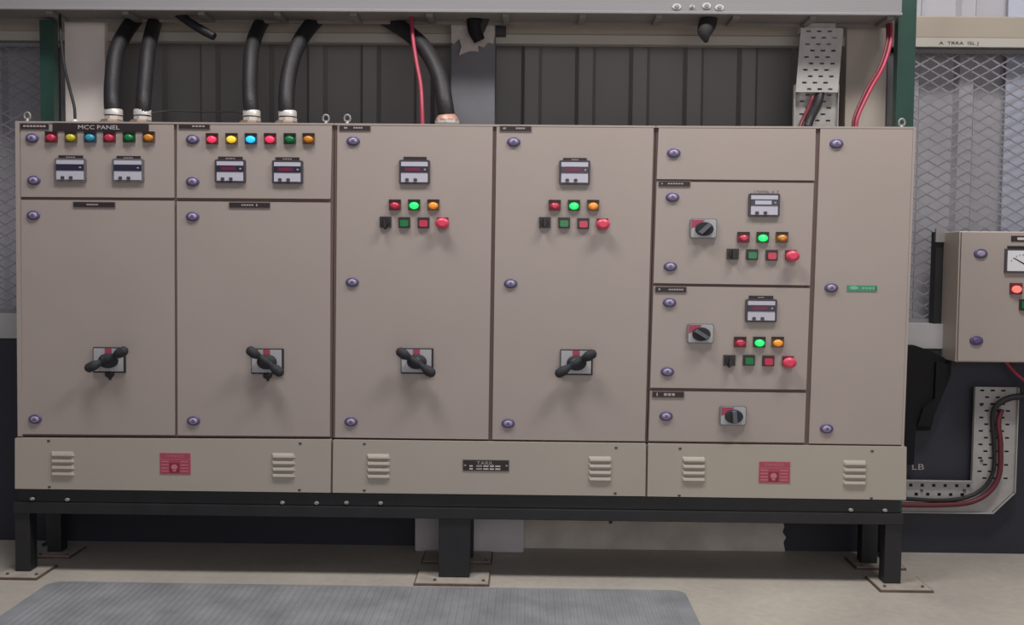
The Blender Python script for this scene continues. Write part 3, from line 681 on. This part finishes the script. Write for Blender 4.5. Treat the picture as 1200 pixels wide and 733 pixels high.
# ------------------------------------------------------------------ wall box on the right
YBX = .36
x0 = W(1124,340,YBX)[0]; x1 = x0+175*S(YBX); z1_ = W(1140,271,YBX)[1]; z0_ = W(1140,425,YBX)[1]
bx = thing('wall_control_box', ((x0+x1)/2, .45, z0_), 'small beige wall-mounted control box with red lamp and dial meter', 'control box')
MB().box(x0, x1, YBX+.016, YBX+.20, z0_, z1_, 'box_beige_lit').build('body', bx, bevel=.004)
dr = MB().box(x0+.004, x1-.004, YBX, YBX+.015, z0_+.004, z1_-.004, 'beige').build('door', bx, bevel=.003)
def blk(x, y, w, h): X, Z = W(x, y, YBX); s = S(YBX); return X, Z, w*s, h*s
for (x, y) in ((1149,297.5), (1144,399.5)):
    X, Z, _, _ = blk(x, y, 1, 1); s = S(YBX); mb = MB()
    mb.ell(X, Z, 7.9*s, 5.6*s, [(1,YBX),(1,YBX-.004),(.9,YBX-.008),(.74,YBX-.008)], 'lock_ring'); mb.ell(X, Z, 5.2*s, 3.7*s, [(1,YBX-.007),(.95,YBX-.011),(.6,YBX-.013)], 'lock_core' if y < 350 else 'lock_dark')
    mb.build('lock', dr, label='round purple-rimmed key lock')
X, Z, w, h = blk(1200, 280, 30, 6.5); MB().rect(X, Z, w, h, YBX-.003, YBX, 'plate_black').rect(X+.01, Z, w*.7, h*.45, YBX-.004, YBX-.003, 'ink_white').build('nameplate', dr)
X, Z, w, h = blk(1197, 306, 40, 28); mb = MB(); mb.rect(X, Z, w, h, YBX-.012, YBX, 'bezel'); mb.rect(X, Z, w*.88, h*.85, YBX-.014, YBX-.011, 'dial'); mb.rect(X, Z+h*.55, w*.85, h*.13, YBX-.008, YBX, 'black')
s = S(YBX); mb.prism([(X-10*s, Z+2.5*s), (X-10*s, Z+3.6*s), (X+4*s, Z-4*s), (X+3*s, Z-5*s)], YBX-.0155, YBX-.0138, 'black')
for k in range(9):
    a = math.radians(30+k*15); mb.rect(X+15*s*math.cos(a), Z-7*s+14*s*math.sin(a), .8*s, 1.6*s, YBX-.0150, YBX-.0138, 'bezel')
mb.build('dial_meter', dr, label='square analogue meter with a needle')
X, Z, w, h = blk(1190, 338.5, 14, 13); mb = MB(); mb.rect(X, Z, w, h, YBX-.01, YBX, 'socket_red'); mb.ell(X, Z-.7*s, 5.4*s, 4.2*s, [(1,YBX-.009),(1,YBX-.018),(.8,YBX-.023)], 'hot_red'); mb.build('indicator_lamp', dr, label='glowing red indicator lamp')
X, Z, w, h = blk(1214, 339, 14, 13); mb = MB(); mb.rect(X, Z, w, h, YBX-.01, YBX, 'socket_green'); mb.ell(X, Z, 5.4*s, 4.2*s, [(1,YBX-.009),(1,YBX-.018),(.8,YBX-.023)], 'lens_green'); mb.build('indicator_lamp', dr, label='unlit green indicator lamp')
X, Z, w, h = blk(1201, 357.5, 14, 13); mb = MB(); mb.rect(X, Z, w, h, YBX-.01, YBX, 'socket_dark'); mb.rect(X, Z, w*.7, h*.6, YBX-.018, YBX-.009, 'lens_green'); mb.build('push_button', dr, label='green push button')
# mounting channel and lugs behind the box
xm0, xm1 = W(1094.5,345,.57)[0], W(1106,345,.57)[0]
MB().box(xm0, xm1, .5605, YM-.006, W(1100,420,.57)[1], W(1100,272,.57)[1], 'steel_black').build('mounting_channel', bx, label='black steel mounting channel')
for y0, y1 in ((284,268), (419,405)):
    a, b = W(1096,276,.555)[0], W(1108,276,.555)[0]; MB().box(a, b, .545, .5604, W(1100,y0,.555)[1], W(1100,y1,.555)[1], 'chrome').build('mounting_lug', bx, label='pale steel mounting lug')
# black gusset bracket
YG = .50
poly = [(1040,404),(1072,405),(1092,412),(1115,424),(1114,440),(1105,462),(1097,480),(1090,505),(1073,505),(1071,545),(1040,545)]
t = thing('wall_bracket', tuple(P3(1080,545,.52)), 'black steel gusset bracket on the navy wall right of the cabinets', 'bracket')
MB().prism([W(x, y, YG) for x, y in poly], YG, YW-.0005, 'jet').build('gusset_plate', t, bevel=.004)
poly = [(1097,424),(1114,428),(1112,445),(1089,500),(1075,500),(1082,478),(1095,468)]
MB().prism([W(x, y, YG-.02) for x, y in poly], YG-.025, YG-.001, 'jet').build('folded_flange', t, bevel=.004)
# wall marking
MB().text('LB', *W(1076,547.5,YW-.002), 14*S(YW), 7*S(YW), YW-.002, 'ink_grey').build('wall_marking', label='faint white hand-painted letters on the navy wall', cat='marking')

# ------------------------------------------------------------------ rubber mat
gx0 = G(60,683)[0]; gy1 = (G(200,685)[1]+G(700,692)[1])/2; gx1 = G(812,715)[0]
y0 = -1.35; rad = .06
pts = []
for (cx, cy, a0) in ((gx1-rad, gy1-rad, 0), (gx0+rad, gy1-rad, 90), (gx0+rad, y0+rad, 180), (gx1-rad, y0+rad, 270)):
    for k in range(7): a = math.radians(a0+15*k); pts.append((cx+rad*math.cos(a), cy+rad*math.sin(a)))
mb = MB(); n = len(pts); mb.add([(x, y, .0005) for x, y in pts]+[(x, y, .005) for x, y in pts], [list(range(n, 2*n))]+[(i, (i+1) % n, n+(i+1) % n, n+i) for i in range(n)], 'rubber_mat')
x = gx0+.07
while x < gx1-.07:
    mb.add([(x-.010, y0+.02, .005), (x-.004, y0+.02, .008), (x+.004, y0+.02, .008), (x+.010, y0+.02, .005), (x-.010, gy1-.02, .005), (x-.004, gy1-.02, .008), (x+.004, gy1-.02, .008), (x+.010, gy1-.02, .005)],
           [(0,1,5,4),(1,2,6,5),(2,3,7,6)], 'rubber_mat'); x += .030
mb.build('rubber_mat', label='grey ribbed rubber mat on the floor in front of the cabinets', cat='mat')

# ------------------------------------------------------------------ light
def area(loc, tgt, sx, sy, e, col=(1,1,1)):
    ld = bpy.data.lights.new('area_light', 'AREA'); ld.shape = 'RECTANGLE'; ld.size = sx; ld.size_y = sy; ld.energy = e; ld.color = col
    o = bpy.data.objects.new('area_light', ld); C.objects.link(o); o.location = loc
    o.rotation_euler = (Vector(tgt)-Vector(loc)).to_track_quat('-Z', 'Y').to_euler(); return o
area((-1.0,-1.35,4.7), (-.5,-.2,.3), 1.5, .5, 85, (1,.96,.94))
area((1.7,-1.35,4.7), (1.3,-.2,.3), 1.5, .5, 100, (1,.97,.92))
area((1.6,-6.8,2.1), (.8,0,1.6), 5, 2.4, 66, (1,.96,.96))
w = bpy.data.worlds.new('world'); bpy.context.scene.world = w; w.use_nodes = True
w.node_tree.nodes['Background'].inputs[0].default_value = (.84,.85,.95,1); w.node_tree.nodes['Background'].inputs[1].default_value = .17
sc = bpy.context.scene; sc.view_settings.view_transform = 'Standard'; sc.view_settings.look = 'None'; sc.view_settings.exposure = 0
